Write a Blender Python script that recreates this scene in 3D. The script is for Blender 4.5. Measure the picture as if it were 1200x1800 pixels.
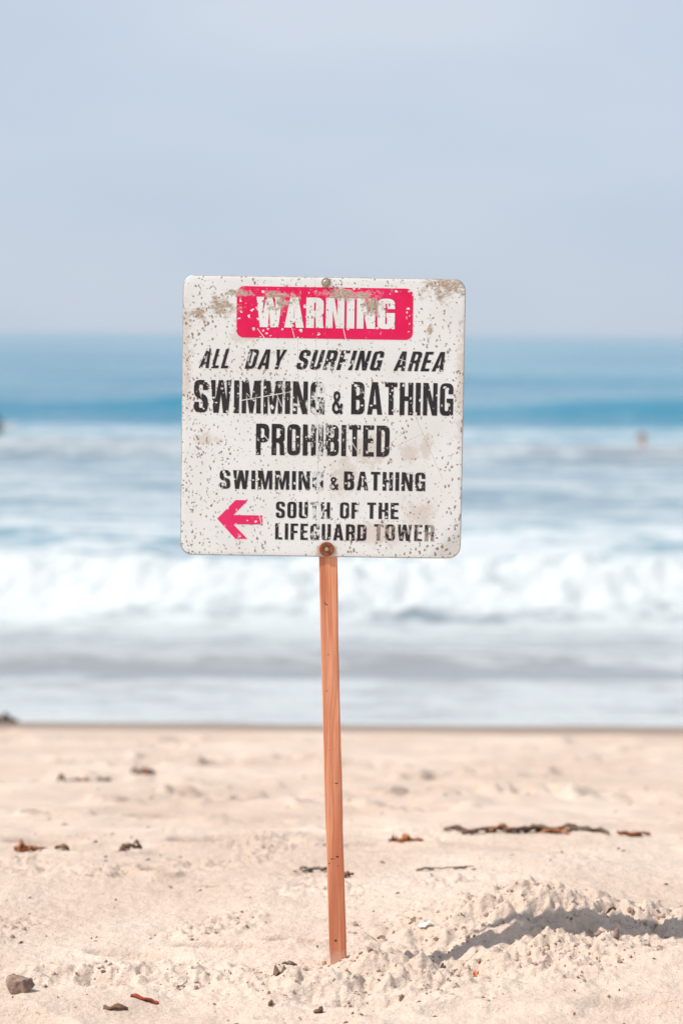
import bpy, bmesh, math, random
import numpy as np
from mathutils import Vector, Matrix
from mathutils.geometry import tessellate_polygon

for o in list(bpy.data.objects):
    bpy.data.objects.remove(o)
sc = bpy.context.scene
R = math.radians
random.seed(7)

# ------------------------------------------------------------------ camera
cam_d = bpy.data.cameras.new('camera')
cam = bpy.data.objects.new('camera', cam_d)
sc.collection.objects.link(cam)
sc.camera = cam
cam_d.sensor_fit = 'VERTICAL'
cam_d.sensor_height = 36.0
cam_d.lens = 85.0
cam_d.clip_start = 0.05
cam_d.clip_end = 40000
cam.matrix_world = (Matrix.Translation((0, 0, 1.38)) @ Matrix.Rotation(R(90 - 4.239), 4, 'X')
                    @ Matrix.Rotation(R(0.45), 4, 'Z'))
cam_d.dof.use_dof = True
cam_d.dof.focus_distance = 5.23
cam_d.dof.aperture_fstop = 2.8

# ------------------------------------------------------------------ sky and sun
TO_SUN = Vector((-0.73, -0.19, 1.0)).normalized()
SUN_EL = math.asin(TO_SUN.z)
SUN_AZ = math.atan2(TO_SUN.x, TO_SUN.y)
world = bpy.data.worlds.new('World')
sc.world = world
world.use_nodes = True
wt = world.node_tree
wt.nodes.clear()
w_out = wt.nodes.new('ShaderNodeOutputWorld')
w_bg = wt.nodes.new('ShaderNodeBackground')
w_bg.inputs['Strength'].default_value = 0.1
w_sky = wt.nodes.new('ShaderNodeTexSky')
w_sky.sky_type = 'NISHITA'
w_sky.sun_disc = False
w_sky.sun_elevation = SUN_EL
w_sky.sun_rotation = SUN_AZ
w_sky.air_density = 1.0
w_sky.dust_density = 1.5
w_sky.ozone_density = 2.0
# a thin, even marine veil over the clear sky, with faint broad cloud in it
w_tc = wt.nodes.new('ShaderNodeTexCoord')
w_map = wt.nodes.new('ShaderNodeMapping')
w_map.inputs['Scale'].default_value = (1.0, 1.0, 3.2)
w_noise = wt.nodes.new('ShaderNodeTexNoise')
w_noise.inputs['Scale'].default_value = 3.4
w_noise.inputs['Detail'].default_value = 4.0
w_noise.inputs['Roughness'].default_value = 0.45
w_ramp = wt.nodes.new('ShaderNodeValToRGB')
w_ramp.color_ramp.elements[0].position = 0.36
w_ramp.color_ramp.elements[0].color = (4.72, 5.55, 6.8, 1)
w_ramp.color_ramp.elements[1].position = 0.70
w_ramp.color_ramp.elements[1].color = (5.9, 6.42, 7.3, 1)
w_mix = wt.nodes.new('ShaderNodeMix')
w_mix.data_type = 'RGBA'
w_mix.inputs[0].default_value = 0.86
wt.links.new(w_tc.outputs['Generated'], w_map.inputs['Vector'])
wt.links.new(w_map.outputs['Vector'], w_noise.inputs['Vector'])
wt.links.new(w_noise.outputs['Fac'], w_ramp.inputs['Fac'])
wt.links.new(w_sky.outputs['Color'], w_mix.inputs[6])
wt.links.new(w_ramp.outputs['Color'], w_mix.inputs[7])
wt.links.new(w_mix.outputs[2], w_bg.inputs['Color'])
wt.links.new(w_bg.outputs['Background'], w_out.inputs['Surface'])

sun_d = bpy.data.lights.new('sun', 'SUN')
sun_d.energy = 4.3
sun_d.angle = R(0.6)
sun_d.color = (1.0, 0.945, 0.87)
sun = bpy.data.objects.new('sun', sun_d)
sc.collection.objects.link(sun)
sun.rotation_euler = (-TO_SUN).to_track_quat('-Z', 'Y').to_euler()
sun.location = (-20, -10, 30)

sc.view_settings.view_transform = 'Standard'
sc.view_settings.look = 'None'
sc.view_settings.exposure = 0.22
sc.view_settings.gamma = 1.0
sc.view_settings.use_curve_mapping = False

# ------------------------------------------------------------------ noise
def _hash(xi, yi, seed):
    n = (xi * 374761393 + yi * 668265263 + seed * 974634777) & 0xFFFFFFFF
    n = ((n ^ (n >> 13)) * 1274126177) & 0xFFFFFFFF
    n = n ^ (n >> 16)
    return n

def gnoise(x, y, seed=0):
    xf = np.floor(x); yf = np.floor(y)
    xi = xf.astype(np.int64); yi = yf.astype(np.int64)
    fx = x - xf; fy = y - yf
    u = fx * fx * fx * (fx * (fx * 6 - 15) + 10)
    v = fy * fy * fy * (fy * (fy * 6 - 15) + 10)
    def g(ix, iy, dx, dy):
        a = _hash(ix, iy, seed) * (2 * math.pi / 4294967296.0)
        return np.cos(a) * dx + np.sin(a) * dy
    a = g(xi, yi, fx, fy); b = g(xi + 1, yi, fx - 1, fy)
    c = g(xi, yi + 1, fx, fy - 1); d = g(xi + 1, yi + 1, fx - 1, fy - 1)
    return ((a + (b - a) * u) * (1 - v) + (c + (d - c) * u) * v) * 1.4

def fbm(x, y, octv=3, seed=0, gain=0.5):
    s = 0; amp = 1.0
    for k in range(octv):
        s = s + amp * gnoise(x * 2 ** k, y * 2 ** k, seed + 17 * k)
        amp *= gain
    return s

def sstep(a, b, x):
    t = np.clip((x - a) / (b - a), 0, 1)
    return t * t * (3 - 2 * t)

# ------------------------------------------------------------------ helpers
def link(o, parent=None):
    sc.collection.objects.link(o)
    if parent is not None:
        o.parent = parent
    return o

def tag(o, label=None, cat=None, group=None, kind=None):
    if label: o['label'] = label
    if cat: o['category'] = cat
    if group: o['group'] = group
    if kind: o['kind'] = kind
    return o

def mesh_obj(name, verts, faces, mat, parent=None, smooth=False, loc=(0, 0, 0)):
    me = bpy.data.meshes.new(name)
    me.from_pydata([tuple(v) for v in verts], [], faces)
    me.update()
    if smooth:
        me.polygons.foreach_set('use_smooth', [True] * len(me.polygons))
    for m in (mat if isinstance(mat, (list, tuple)) else [mat]):
        me.materials.append(m)
    o = bpy.data.objects.new(name, me)
    o.location = loc
    return link(o, parent)

def empty(name, loc):
    o = bpy.data.objects.new(name, None)
    o.location = loc
    o.empty_display_size = 0.1
    return link(o)

def grid_obj(name, xs, ys, Z, mat, attrs=None):
    nx, ny = len(xs), len(ys)
    X, Y = np.meshgrid(xs, ys)
    co = np.stack([X, Y, Z], -1).reshape(-1, 3).astype(np.float32)
    idx = np.arange(nx * ny).reshape(ny, nx)
    q = np.stack([idx[:-1, :-1], idx[:-1, 1:], idx[1:, 1:], idx[1:, :-1]], -1).reshape(-1, 4)
    nq = len(q)
    me = bpy.data.meshes.new(name)
    me.vertices.add(len(co))
    me.vertices.foreach_set('co', co.ravel())
    me.loops.add(nq * 4)
    me.loops.foreach_set('vertex_index', q.ravel().astype(np.int32))
    me.polygons.add(nq)
    me.polygons.foreach_set('loop_start', np.arange(0, nq * 4, 4, dtype=np.int32))
    me.polygons.foreach_set('use_smooth', np.ones(nq, dtype=bool))
    me.update(calc_edges=True)
    for k, a in (attrs or {}).items():
        at = me.attributes.new(k, 'FLOAT', 'POINT')
        at.data.foreach_set('value', a.ravel().astype(np.float32))
    me.materials.append(mat)
    o = bpy.data.objects.new(name, me)
    return link(o)

class NT:
    """small wrapper to write node graphs tersely"""
    def __init__(self, name):
        self.m = bpy.data.materials.new(name)
        self.m.use_nodes = True
        self.t = self.m.node_tree
        self.t.nodes.clear()
        self.out = self.t.nodes.new('ShaderNodeOutputMaterial')
    def n(self, typ, **kw):
        nd = self.t.nodes.new(typ)
        for k, v in kw.items():
            setattr(nd, k, v)
        return nd
    def set(self, sock, v):
        if hasattr(v, 'is_output') or isinstance(v, bpy.types.NodeSocket):
            self.t.links.new(v, sock)
        elif isinstance(v, (tuple, list)) and len(v) == 3 and sock.type == 'RGBA':
            sock.default_value = (*v, 1)
        else:
            sock.default_value = v
    def math(self, op, a, b=None, c=None, clamp=False):
        nd = self.n('ShaderNodeMath', operation=op, use_clamp=clamp)
        for i, v in enumerate((a, b, c)):
            if v is not None: self.set(nd.inputs[i], v)
        return nd.outputs[0]
    def mix(self, f, a, b, mode='MIX'):
        nd = self.n('ShaderNodeMix', data_type='RGBA', blend_type=mode)
        self.set(nd.inputs[0], f); self.set(nd.inputs[6], a); self.set(nd.inputs[7], b)
        return nd.outputs[2]
    def coord(self, kind='Object'):
        return self.n('ShaderNodeTexCoord').outputs[kind]
    def pos(self):
        return self.n('ShaderNodeNewGeometry').outputs['Position']
    def mapping(self, v, scale=(1, 1, 1), loc=(0, 0, 0), rot=(0, 0, 0)):
        nd = self.n('ShaderNodeMapping')
        self.set(nd.inputs['Vector'], v)
        nd.inputs['Scale'].default_value = scale
        nd.inputs['Location'].default_value = loc
        nd.inputs['Rotation'].default_value = rot
        return nd.outputs[0]
    def noise(self, v, scale, detail=3, rough=0.5, dist=0.0, out='Fac'):
        nd = self.n('ShaderNodeTexNoise')
        self.set(nd.inputs['Vector'], v)
        nd.inputs['Scale'].default_value = scale
        nd.inputs['Detail'].default_value = detail
        nd.inputs['Roughness'].default_value = rough
        nd.inputs['Distortion'].default_value = dist
        return nd.outputs[out]
    def voro(self, v, scale, feature='F1', rnd=1.0):
        nd = self.n('ShaderNodeTexVoronoi', feature=feature)
        self.set(nd.inputs['Vector'], v)
        nd.inputs['Scale'].default_value = scale
        nd.inputs['Randomness'].default_value = rnd
        return nd
    def ss(self, x, a, b):
        nd = self.n('ShaderNodeMapRange', interpolation_type='SMOOTHSTEP')
        self.set(nd.inputs[0], x)
        self.set(nd.inputs[1], a); self.set(nd.inputs[2], b)
        return nd.outputs[0]
    def sep(self, v):
        nd = self.n('ShaderNodeSeparateXYZ'); self.set(nd.inputs[0], v)
        return nd.outputs
    def attr(self, name):
        return self.n('ShaderNodeAttribute', attribute_name=name).outputs['Fac']
    def bump(self, h, strength=0.5, dist=0.01):
        nd = self.n('ShaderNodeBump')
        nd.inputs['Strength'].default_value = strength
        nd.inputs['Distance'].default_value = dist
        self.set(nd.inputs['Height'], h)
        return nd.outputs[0]
    def bsdf(self, color, rough=0.6, normal=None, metal=0.0, spec=None, **kw):
        nd = self.n('ShaderNodeBsdfPrincipled')
        self.set(nd.inputs['Base Color'], color)
        self.set(nd.inputs['Roughness'], rough)
        self.set(nd.inputs['Metallic'], metal)
        if spec is not None: self.set(nd.inputs['Specular IOR Level'], spec)
        if normal is not None: self.set(nd.inputs['Normal'], normal)
        for k, v in kw.items(): self.set(nd.inputs[k], v)
        return nd.outputs[0]
    def done(self, shader):
        self.t.links.new(shader, self.out.inputs['Surface'])
        return self.m

# ------------------------------------------------------------------ materials
def mat_sand():
    g = NT('dry_sand')
    p = g.pos()
    y = g.sep(p)[1]
    broad = g.noise(p, 1.3, 3)
    mid = g.noise(p, 14, 4, 0.6)
    grain = g.noise(p, 420, 2, 0.6)
    c = g.mix(g.ss(broad, 0.35, 0.68), (0.565, 0.438, 0.352), (0.648, 0.522, 0.43))
    c = g.mix(g.math('MULTIPLY', g.ss(mid, 0.48, 0.75), 0.35), c, (0.45, 0.34, 0.265))
    c = g.mix(g.math('MULTIPLY', g.ss(grain, 0.56, 0.74), 0.45), c, (0.36, 0.26, 0.2))
    c = g.mix(g.math('MULTIPLY', g.ss(g.noise(p, 190, 3, 0.65), 0.52, 0.68), 0.42), c, (0.33, 0.245, 0.19))
    v = g.voro(p, 190)
    cellr = g.sep(v.outputs['Color'])[0]
    fleck = g.math('MULTIPLY', g.math('LESS_THAN', v.outputs['Distance'], 0.33), g.math('GREATER_THAN', cellr, 0.93))
    c = g.mix(g.math('MULTIPLY', fleck, 0.6), c, (0.12, 0.09, 0.075))
    # wet strip by the swash
    wob = g.noise(g.mapping(p, (0.35, 0.6, 0.6)), 1.0, 3)
    yy = g.math('ADD', y, g.math('MULTIPLY', wob, 1.6))
    wet = g.ss(yy, 15.0, 16.2)
    c = g.mix(wet, c, (0.27, 0.195, 0.145))
    rough = g.math('SUBTRACT', 0.92, g.math('MULTIPLY', wet, 0.42))
    h = g.math('ADD', g.math('MULTIPLY', grain, 0.5), g.math('MULTIPLY', g.noise(p, 120, 3, 0.6), 1.0))
    nrm = g.bump(h, 0.8, 0.006)
    return g.done(g.bsdf(c, rough, nrm, spec=0.2))

def mat_sea():
    g = NT('sea_water')
    p = g.pos()
    foam = g.attr('foam'); mud = g.attr('mud')
    n1 = g.noise(g.mapping(p, (0.55, 1.0, 1.0)), 1.9, 5, 0.66)
    n2 = g.noise(g.mapping(p, (0.5, 1.2, 1.0)), 6.0, 4, 0.6)
    nn = g.math('ADD', g.math('MULTIPLY', n1, 0.7), g.math('MULTIPLY', n2, 0.3))
    f = g.ss(g.math('ADD', foam, g.math('MULTIPLY', g.math('SUBTRACT', nn, 0.5), 3.2)), 0.15, 0.95)
    f = g.math('MULTIPLY', f, g.attr('cover'))
    streak = g.ss(g.noise(g.mapping(p, (0.035, 0.11, 0.1)), 1.0, 4, 0.6), 0.38, 0.66)
    wc = g.mix(mud, g.mix(streak, (0.0, 0.155, 0.25), (0.04, 0.21, 0.29)), (0.25, 0.25, 0.25))
    h = g.noise(g.mapping(p, (0.5, 1.0, 1.0)), 2.2, 5, 0.6)
    h = g.math('ADD', h, g.math('MULTIPLY', g.noise(g.mapping(p, (0.10, 0.30, 0.3)), 1.0, 3, 0.6), 5.0))
    water = g.bsdf(wc, 0.14, g.bump(h, 0.45, 0.10), **{'IOR': 1.333})
    foam_n = g.bump(g.noise(p, 9, 5, 0.65), 0.8, 0.06)
    fb = g.bsdf((0.555, 0.585, 0.59), 0.7, foam_n, spec=0.2)
    ms = g.n('ShaderNodeMixShader')
    g.set(ms.inputs[0], f); g.t.links.new(water, ms.inputs[1]); g.t.links.new(fb, ms.inputs[2])
    return g.done(ms.outputs[0])

def ell(g, x, y, cx, cy, rx, ry):
    """1 at the centre of an ellipse, 0 at its rim and beyond"""
    a = g.math('POWER', g.math('DIVIDE', g.math('SUBTRACT', x, cx), rx), 2.0)
    b = g.math('POWER', g.math('DIVIDE', g.math('SUBTRACT', y, cy), ry), 2.0)
    return g.math('SUBTRACT', 1.0, g.math('SQRT', g.math('ADD', a, b)), clamp=True)

def scratch(g, x, y, x0, y0, x1, y1, w):
    dx, dy = x1 - x0, y1 - y0
    L = math.hypot(dx, dy); ux, uy = dx / L, dy / L
    rx = g.math('SUBTRACT', x, x0); ry = g.math('SUBTRACT', y, y0)
    t = g.math('ADD', g.math('MULTIPLY', rx, ux), g.math('MULTIPLY', ry, uy))
    d = g.math('ABSOLUTE', g.math('SUBTRACT', g.math('MULTIPLY', rx, uy), g.math('MULTIPLY', ry, ux)))
    a = g.math('LESS_THAN', d, w)
    b = g.math('MULTIPLY', g.math('GREATER_THAN', t, 0.0), g.math('LESS_THAN', t, L))
    return g.math('MULTIPLY', a, b)

def gmax(g, *s):
    r = s[0]
    for q in s[1:]: r = g.math('MAXIMUM', r, q)
    return r

def enamel(g):
    """worn white sheet: returns colour, stain mask, chip mask, coordinates (board-local metres)"""
    p = g.coord('Object')
    x, y, z = g.sep(p)
    warp = g.noise(p, 140, 3, 0.6, out='Color')
    pw = g.n('ShaderNodeVectorMath', operation='MULTIPLY_ADD')
    g.set(pw.inputs[0], warp); pw.inputs[1].default_value = (0.012, 0.012, 0); g.set(pw.inputs[2], p)
    pw = pw.outputs[0]
    base = g.mix(g.ss(g.noise(p, 7, 4), 0.35, 0.7), (0.86, 0.88, 0.855), (0.80, 0.805, 0.775))
    # tan sand stains, each where the sign carries one
    fine = g.noise(p, 70, 5, 0.8)
    mid = g.noise(p, 22, 4, 0.65)
    fm = g.math('ADD', g.math('MULTIPLY', fine, 0.65), g.math('MULTIPLY', mid, 0.35))
    st = gmax(g,
        ell(g, x, y, -0.222, 0.236, 0.075, 0.05), ell(g, x, y, -0.272, 0.222, 0.04, 0.035), ell(g, x, y, -0.18, 0.265, 0.09, 0.02),
        ell(g, x, y, 0.27, 0.292, 0.14, 0.072),
        ell(g, x, y, 0.05, 0.2665, 0.15, 0.026), ell(g, x, y, 0.105, 0.243, 0.062, 0.046), ell(g, x, y, -0.09, 0.242, 0.06, 0.032), ell(g, x, y, -0.10, 0.262, 0.10, 0.018),
        ell(g, x, y, 0.228, 0.195, 0.02, 0.045))
    stain = g.math('MULTIPLY', g.ss(g.math('ADD', st, g.math('MULTIPLY', g.math('SUBTRACT', fm, 0.5), 3.4)), 0.48, 0.90), g.ss(st, 0.0, 0.12))
    lst = gmax(g,
        ell(g, x, y, 0.21, -0.205, 0.06, 0.06), ell(g, x, y, 0.12, -0.25, 0.11, 0.05), ell(g, x, y, 0.1, -0.07, 0.06, 0.06),
        ell(g, x, y, 0.30, 0.07, 0.025, 0.24), ell(g, x, y, 0.05, -0.13, 0.05, 0.08), ell(g, x, y, 0.225, -0.06, 0.022, 0.06), ell(g, x, y, 0.19, -0.075, 0.035, 0.04),
        ell(g, x, y, -0.30, 0.13, 0.03, 0.22), ell(g, x, y, -0.25, -0.05, 0.05, 0.025), ell(g, x, y, -0.17, 0.175, 0.06, 0.03))
    light_stain = g.math('MULTIPLY', g.ss(g.math('ADD', lst, g.math('MULTIPLY', g.math('SUBTRACT', fm, 0.5), 3.2)), 0.30, 0.75), g.math('MULTIPLY', g.ss(lst, 0.0, 0.3), 0.42))
    # dark flecks chipped into the sheet
    pr = g.mapping(pw, (1.0, 0.62, 1.0), rot=(0, 0, R(-28)))
    v1 = g.voro(pr, 168); v2 = g.voro(g.mapping(pr, loc=(0.31, 0.17, 0)), 235)
    dens = g.noise(p, 9, 3, 0.6)
    leftness = g.ss(x, 0.15, -0.28)
    r1 = g.sep(v1.outputs['Color'])[0]; r2 = g.sep(v2.outputs['Color'])[0]
    th1 = g.math('MULTIPLY', g.ss(r1, 0.15, 0.95), g.math('ADD', 0.06, g.math('MULTIPLY', g.ss(dens, 0.28, 0.66), 0.32)))
    th2 = g.math('MULTIPLY', g.ss(r2, 0.45, 1.0), g.math('ADD', 0.19, g.math('MULTIPLY', leftness, 0.18)))
    edge = g.ss(g.math('MAXIMUM', g.math('ABSOLUTE', x), g.math('ABSOLUTE', y)), 0.22, 0.305)
    th1 = g.math('ADD', th1, g.math('MULTIPLY', g.math('MULTIPLY', edge, g.ss(r1, 0.25, 0.9)), 0.09))
    s1 = g.math('LESS_THAN', v1.outputs['Distance'], th1)
    s2 = g.math('LESS_THAN', v2.outputs['Distance'], th2)
    speck = g.math('MAXIMUM', s1, s2)
    # pale chips only seen where ink was
    v3 = g.voro(g.mapping(pw, loc=(0.83, 0.41, 0), rot=(0, 0, R(20))), 105)
    chip = g.math('LESS_THAN', v3.outputs['Distance'], g.math('MULTIPLY', g.math('POWER', g.sep(v3.outputs['Color'])[0], 2.2), 0.36))
    col = g.mix(light_stain, base, (0.56, 0.43, 0.31))
    col = g.mix(g.math('MULTIPLY', stain, 0.9), col, g.mix(g.ss(g.noise(p, 210, 3, 0.7), 0.35, 0.65), (0.27, 0.18, 0.11), (0.62, 0.50, 0.37)))
    col = g.mix(g.math('MULTIPLY', speck, 0.9), col, g.mix(r1, (0.08, 0.065, 0.055), (0.30, 0.20, 0.13)))
    hair = gmax(g, scratch(g, x, y, -0.020, 0.30, -0.004, -0.24, 0.00035), scratch(g, x, y, -0.056, 0.19, -0.052, 0.02, 0.00035),
                scratch(g, x, y, 0.185, 0.04, 0.262, -0.13, 0.0004), scratch(g, x, y, 0.16, -0.06, 0.22, -0.03, 0.0004))
    col = g.mix(g.math('MULTIPLY', hair, 0.55), col, (0.2, 0.18, 0.16))
    # rust bleeding under the lower bolt
    rust = g.ss(g.math('ADD', ell(g, x, y, 0.0136, -0.290, 0.032, 0.026), g.math('MULTIPLY', g.math('SUBTRACT', fm, 0.5), 0.8)), 0.12, 0.45)
    col = g.mix(g.math('MULTIPLY', rust, 0.7), col, (0.42, 0.21, 0.10))
    relief = g.math('SUBTRACT', g.math('MULTIPLY', stain, g.math('ADD', 0.6, fine)), g.math('MULTIPLY', speck, 0.7))
    return dict(p=p, x=x, y=y, col=col, stain=stain, chip=chip, speck=speck, fine=fine, relief=relief)

def mat_board():
    g = NT('worn_white_sheet')
    e = enamel(g)
    nrm = g.bump(e['relief'], 0.5, 0.0012)
    return g.done(g.bsdf(e['col'], 0.5, nrm, spec=0.35))

def mat_ink(name, colour, faded=None, wear=0.0):
    g = NT(name)
    e = enamel(g)
    x, y, p = e['x'], e['y'], e['p']
    scr = g.noise(g.mapping(p, (1.0, 0.42, 1.0), rot=(0, 0, R(-18))), 150, 5, 0.72)
    big = g.noise(p, 26, 3, 0.6)
    w = g.math('ADD', g.math('MULTIPLY', scr, 0.62), g.math('MULTIPLY', big, 0.38))
    # a rubbed strip down the middle (over the post) and the rubbed last word
    strip = g.math('MULTIPLY', g.math('SUBTRACT', 1.0, g.math('DIVIDE', g.math('ABSOLUTE', g.math('SUBTRACT', x, -0.006)), 0.036), clamp=True), g.math('MULTIPLY', g.ss(y, 0.20, 0.04), g.math('ADD', 0.35, g.math('MULTIPLY', g.ss(y, -0.24, -0.21), 0.65))))
    tower = g.math('MULTIPLY', g.ss(x, 0.100, 0.108), g.ss(y, -0.215, -0.235))
    thr = g.math('SUBTRACT', g.math('SUBTRACT', 0.588 - wear, g.math('MULTIPLY', strip, 0.122)), g.math('MULTIPLY', tower, 0.085))
    worn = g.ss(w, thr, g.math('ADD', thr, 0.018))
    lines = gmax(g, scratch(g, x, y, -0.176, 0.034, -0.068, 0.0545, 0.0009), scratch(g, x, y, -0.165, 0.05, -0.15, 0.035, 0.0006),
                 scratch(g, x, y, -0.10, 0.05, -0.088, 0.022, 0.0007), scratch(g, x, y, -0.143, 0.19, -0.124, 0.165, 0.0008),
                 scratch(g, x, y, -0.075, 0.215, -0.062, 0.168, 0.0007), scratch(g, x, y, 0.04, 0.20, 0.048, 0.168, 0.0007),
                 scratch(g, x, y, -0.126, -0.04, -0.108, -0.06, 0.0008), scratch(g, x, y, -0.134, -0.213, -0.128, -0.236, 0.0008),
                 scratch(g, x, y, 0.06, -0.045, 0.078, -0.075, 0.0007), scratch(g, x, y, 0.16, 0.13, 0.19, 0.12, 0.0006))
    off = gmax(g, worn, e['chip'], e['stain'], lines)
    ink = g.mix(g.ss(g.noise(p, 12, 3), 0.3, 0.7), colour, faded or colour)
    bare = g.mix(g.math('MULTIPLY', tower, 0.72), e['col'], (0.27, 0.19, 0.125))
    bare = g.mix(g.math('MULTIPLY', worn, 0.14), bare, ink)
    c = g.mix(off, ink, bare)
    nrm = g.bump(g.math('SUBTRACT', e['relief'], g.math('MULTIPLY', off, 0.2)), 0.5, 0.0010)
    return g.done(g.bsdf(c, 0.5, nrm, spec=0.3))

def mat_wood():
    g = NT('redwood')
    p = g.coord('Object')
    x, y, z = g.sep(p)
    bend = g.noise(g.mapping(p, (3, 3, 2.2)), 1.0, 2)
    gx = g.math('ADD', x, g.math('MULTIPLY', bend, 0.035))
    cb = g.n('ShaderNodeCombineXYZ')
    g.set(cb.inputs[0], gx); g.set(cb.inputs[1], y); g.set(cb.inputs[2], g.math('MULTIPLY', z, 0.03))
    gr = g.noise(cb.outputs[0], 190, 3, 0.6)
    gb = g.noise(cb.outputs[0], 45, 2, 0.5)
    fib = g.noise(g.mapping(p, (300, 300, 7)), 1.0, 3, 0.6)
    c = g.mix(g.ss(gr, 0.28, 0.72), (0.58, 0.195, 0.092), (0.86, 0.395, 0.235))
    c = g.mix(g.math('MULTIPLY', g.ss(gb, 0.45, 0.65), 0.7), c, (0.46, 0.13, 0.055))
    c = g.mix(g.math('MULTIPLY', g.ss(fib, 0.5, 0.8), 0.3), c, (0.80, 0.50, 0.36))
    pale = g.ss(g.noise(g.mapping(p, (18, 18, 6)), 1.0, 3), 0.55, 0.75)
    c = g.mix(g.math('MULTIPLY', pale, 0.35), c, (0.80, 0.52, 0.38))
    foot = g.ss(g.math('ADD', z, g.math('MULTIPLY', g.noise(p, 70, 4, 0.7), 0.10)), 0.085, 0.045)
    c = g.mix(g.math('MULTIPLY', foot, 0.5), c, (0.58, 0.45, 0.36))
    # nail holes and pin knots
    wp = g.noise(p, 160, 2, out='Color')
    k = None
    for (kx, kz, rx, rz, s) in ((0.002 - 0.033, 0.790, 0.003, 0.0022, 1), (-0.001 - 0.033, 0.793, 0.002, 0.002, 1), (-0.006, 0.397, 0.0045, 0.0022, 1),
                                (0.009 - 0.012, 0.234, 0.0042, 0.0028, 1), (-0.0148, 0.229, 0.0035, 0.0022, 1), (-0.0205, 0.219, 0.0024, 0.0026, .8),
                                (-0.010, 0.229, 0.0018, 0.0018, .8), (-0.001, 0.214, 0.002, 0.002, .6), (-0.0050, 0.047, 0.0042, 0.0036, 1),
                                (-0.0285, 0.60, 0.0025, 0.003, .5), (-0.026, 0.68, 0.004, 0.002, .5), (-0.021, 0.47, 0.002, 0.002, .4)):
        q = g.math('MULTIPLY', g.ss(g.math('ADD', ell(g, x, z, kx, kz, rx, rz), g.math('MULTIPLY', g.math('SUBTRACT', g.sep(wp)[0], 0.5), 0.7)), 0.1, 0.4), s)
        k = q if k is None else g.math('MAXIMUM', k, q)
    c = g.mix(g.math('MULTIPLY', k, 0.9), c, (0.10, 0.035, 0.02))
    nrm = g.bump(g.math('SUBTRACT', g.math('ADD', gr, g.math('MULTIPLY', fib, 0.5)), g.math('MULTIPLY', k, 2.0)), 0.35, 0.0012)
    return g.done(g.bsdf(c, 0.72, nrm, spec=0.25))

def mat_simple(name, c1, c2, scale=30, rough=0.7, metal=0.0, bump=0.4, bd=0.002, spec=0.3):
    g = NT(name)
    p = g.coord('Object')
    n = g.noise(p, scale, 4, 0.6)
    c = g.mix(g.ss(n, 0.35, 0.65), c1, c2)
    return g.done(g.bsdf(c, rough, g.bump(n, bump, bd), metal=metal, spec=spec))

M = dict(
    sand=mat_sand(), sea=mat_sea(), board=mat_board(),
    black=mat_ink('black_ink', (0.022, 0.018, 0.020), (0.034, 0.028, 0.030)),
    pink=mat_ink('pink_ink', (0.80, 0.004, 0.085), (0.83, 0.012, 0.115), wear=-0.03),
    arrow=mat_ink('pink_arrow_ink', (0.82, 0.022, 0.135), (0.84, 0.03, 0.155), wear=-0.04),
    white_ink=mat_board(),
    wood=mat_wood(),
    alu=mat_simple('aluminium_edge', (0.50, 0.50, 0.49), (0.34, 0.32, 0.29), 60, 0.5, 0.4),
    rust=mat_simple('rusty_steel', (0.36, 0.12, 0.05), (0.20, 0.075, 0.04), 380, 0.85, 0.1, 0.8, 0.001),
    steel=mat_simple('dull_steel', (0.62, 0.58, 0.52), (0.40, 0.34, 0.28), 300, 0.4, 0.7),
    brownsteel=mat_simple('sandy_steel', (0.46, 0.37, 0.28), (0.30, 0.22, 0.16), 300, 0.6, 0.3),
    kelp=mat_simple('dried_kelp', (0.17, 0.085, 0.045), (0.07, 0.042, 0.028), 40, 0.55, 0, 0.5, 0.003),
    kelp_o=mat_simple('amber_kelp', (0.36, 0.13, 0.045), (0.16, 0.055, 0.02), 50, 0.5, 0, 0.5, 0.003),
    kelp_g=mat_simple('olive_kelp', (0.16, 0.11, 0.065), (0.09, 0.06, 0.04), 50, 0.55, 0, 0.5, 0.003),
    redweed=mat_simple('red_weed', (0.36, 0.045, 0.02), (0.14, 0.025, 0.015), 90, 0.6),
    stick=mat_simple('grey_driftwood', (0.20, 0.155, 0.12), (0.11, 0.085, 0.07), 90, 0.8),
    rock=mat_simple('brown_rock', (0.34, 0.225, 0.165), (0.16, 0.115, 0.095), 55, 0.9, 0, 0.9, 0.006),
    shadelump=mat_simple('shade_lump', (0.44, 0.37, 0.31), (0.34, 0.28, 0.24), 26, 0.85, 0, 0.6, 0.004),  # grey for the lump that stands in for footprint shade
    shell=mat_simple('white_shell', (0.85, 0.82, 0.76), (0.75, 0.68, 0.6), 80, 0.5),
    orange=mat_simple('orange_chip', (0.72, 0.22, 0.09), (0.6, 0.16, 0.06), 80, 0.6),
    damp=mat_simple('damp_sand', (0.40, 0.28, 0.205), (0.25, 0.17, 0.12), 160, 0.95, 0, 0.8, 0.003),
    skin=mat_simple('skin', (0.62, 0.37, 0.28), (0.56, 0.31, 0.23), 8, 0.5),
    hair=mat_simple('brown_hair', (0.30, 0.18, 0.12), (0.20, 0.115, 0.075), 40, 0.6),
    wetsuit=mat_simple('black_wetsuit', (0.018, 0.02, 0.026), (0.03, 0.032, 0.04), 8, 0.5),
    swim=mat_simple('red_swimwear', (0.45, 0.10, 0.08), (0.40, 0.08, 0.07), 8, 0.6),
    surfboard=mat_simple('cream_surfboard', (0.80, 0.66, 0.50), (0.76, 0.60, 0.44), 4, 0.3),
)

# ------------------------------------------------------------------ the beach
SLOPE = 0.1273
def base_h(y):
    a = np.where(y < 5.3, 0.0, np.where(y < 7.3, -SLOPE * (y - 5.3) ** 2 / 4, -SLOPE - SLOPE * (y - 7.3)))
    return np.maximum(a, -6.0)

rng = np.random.default_rng(5)
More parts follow.
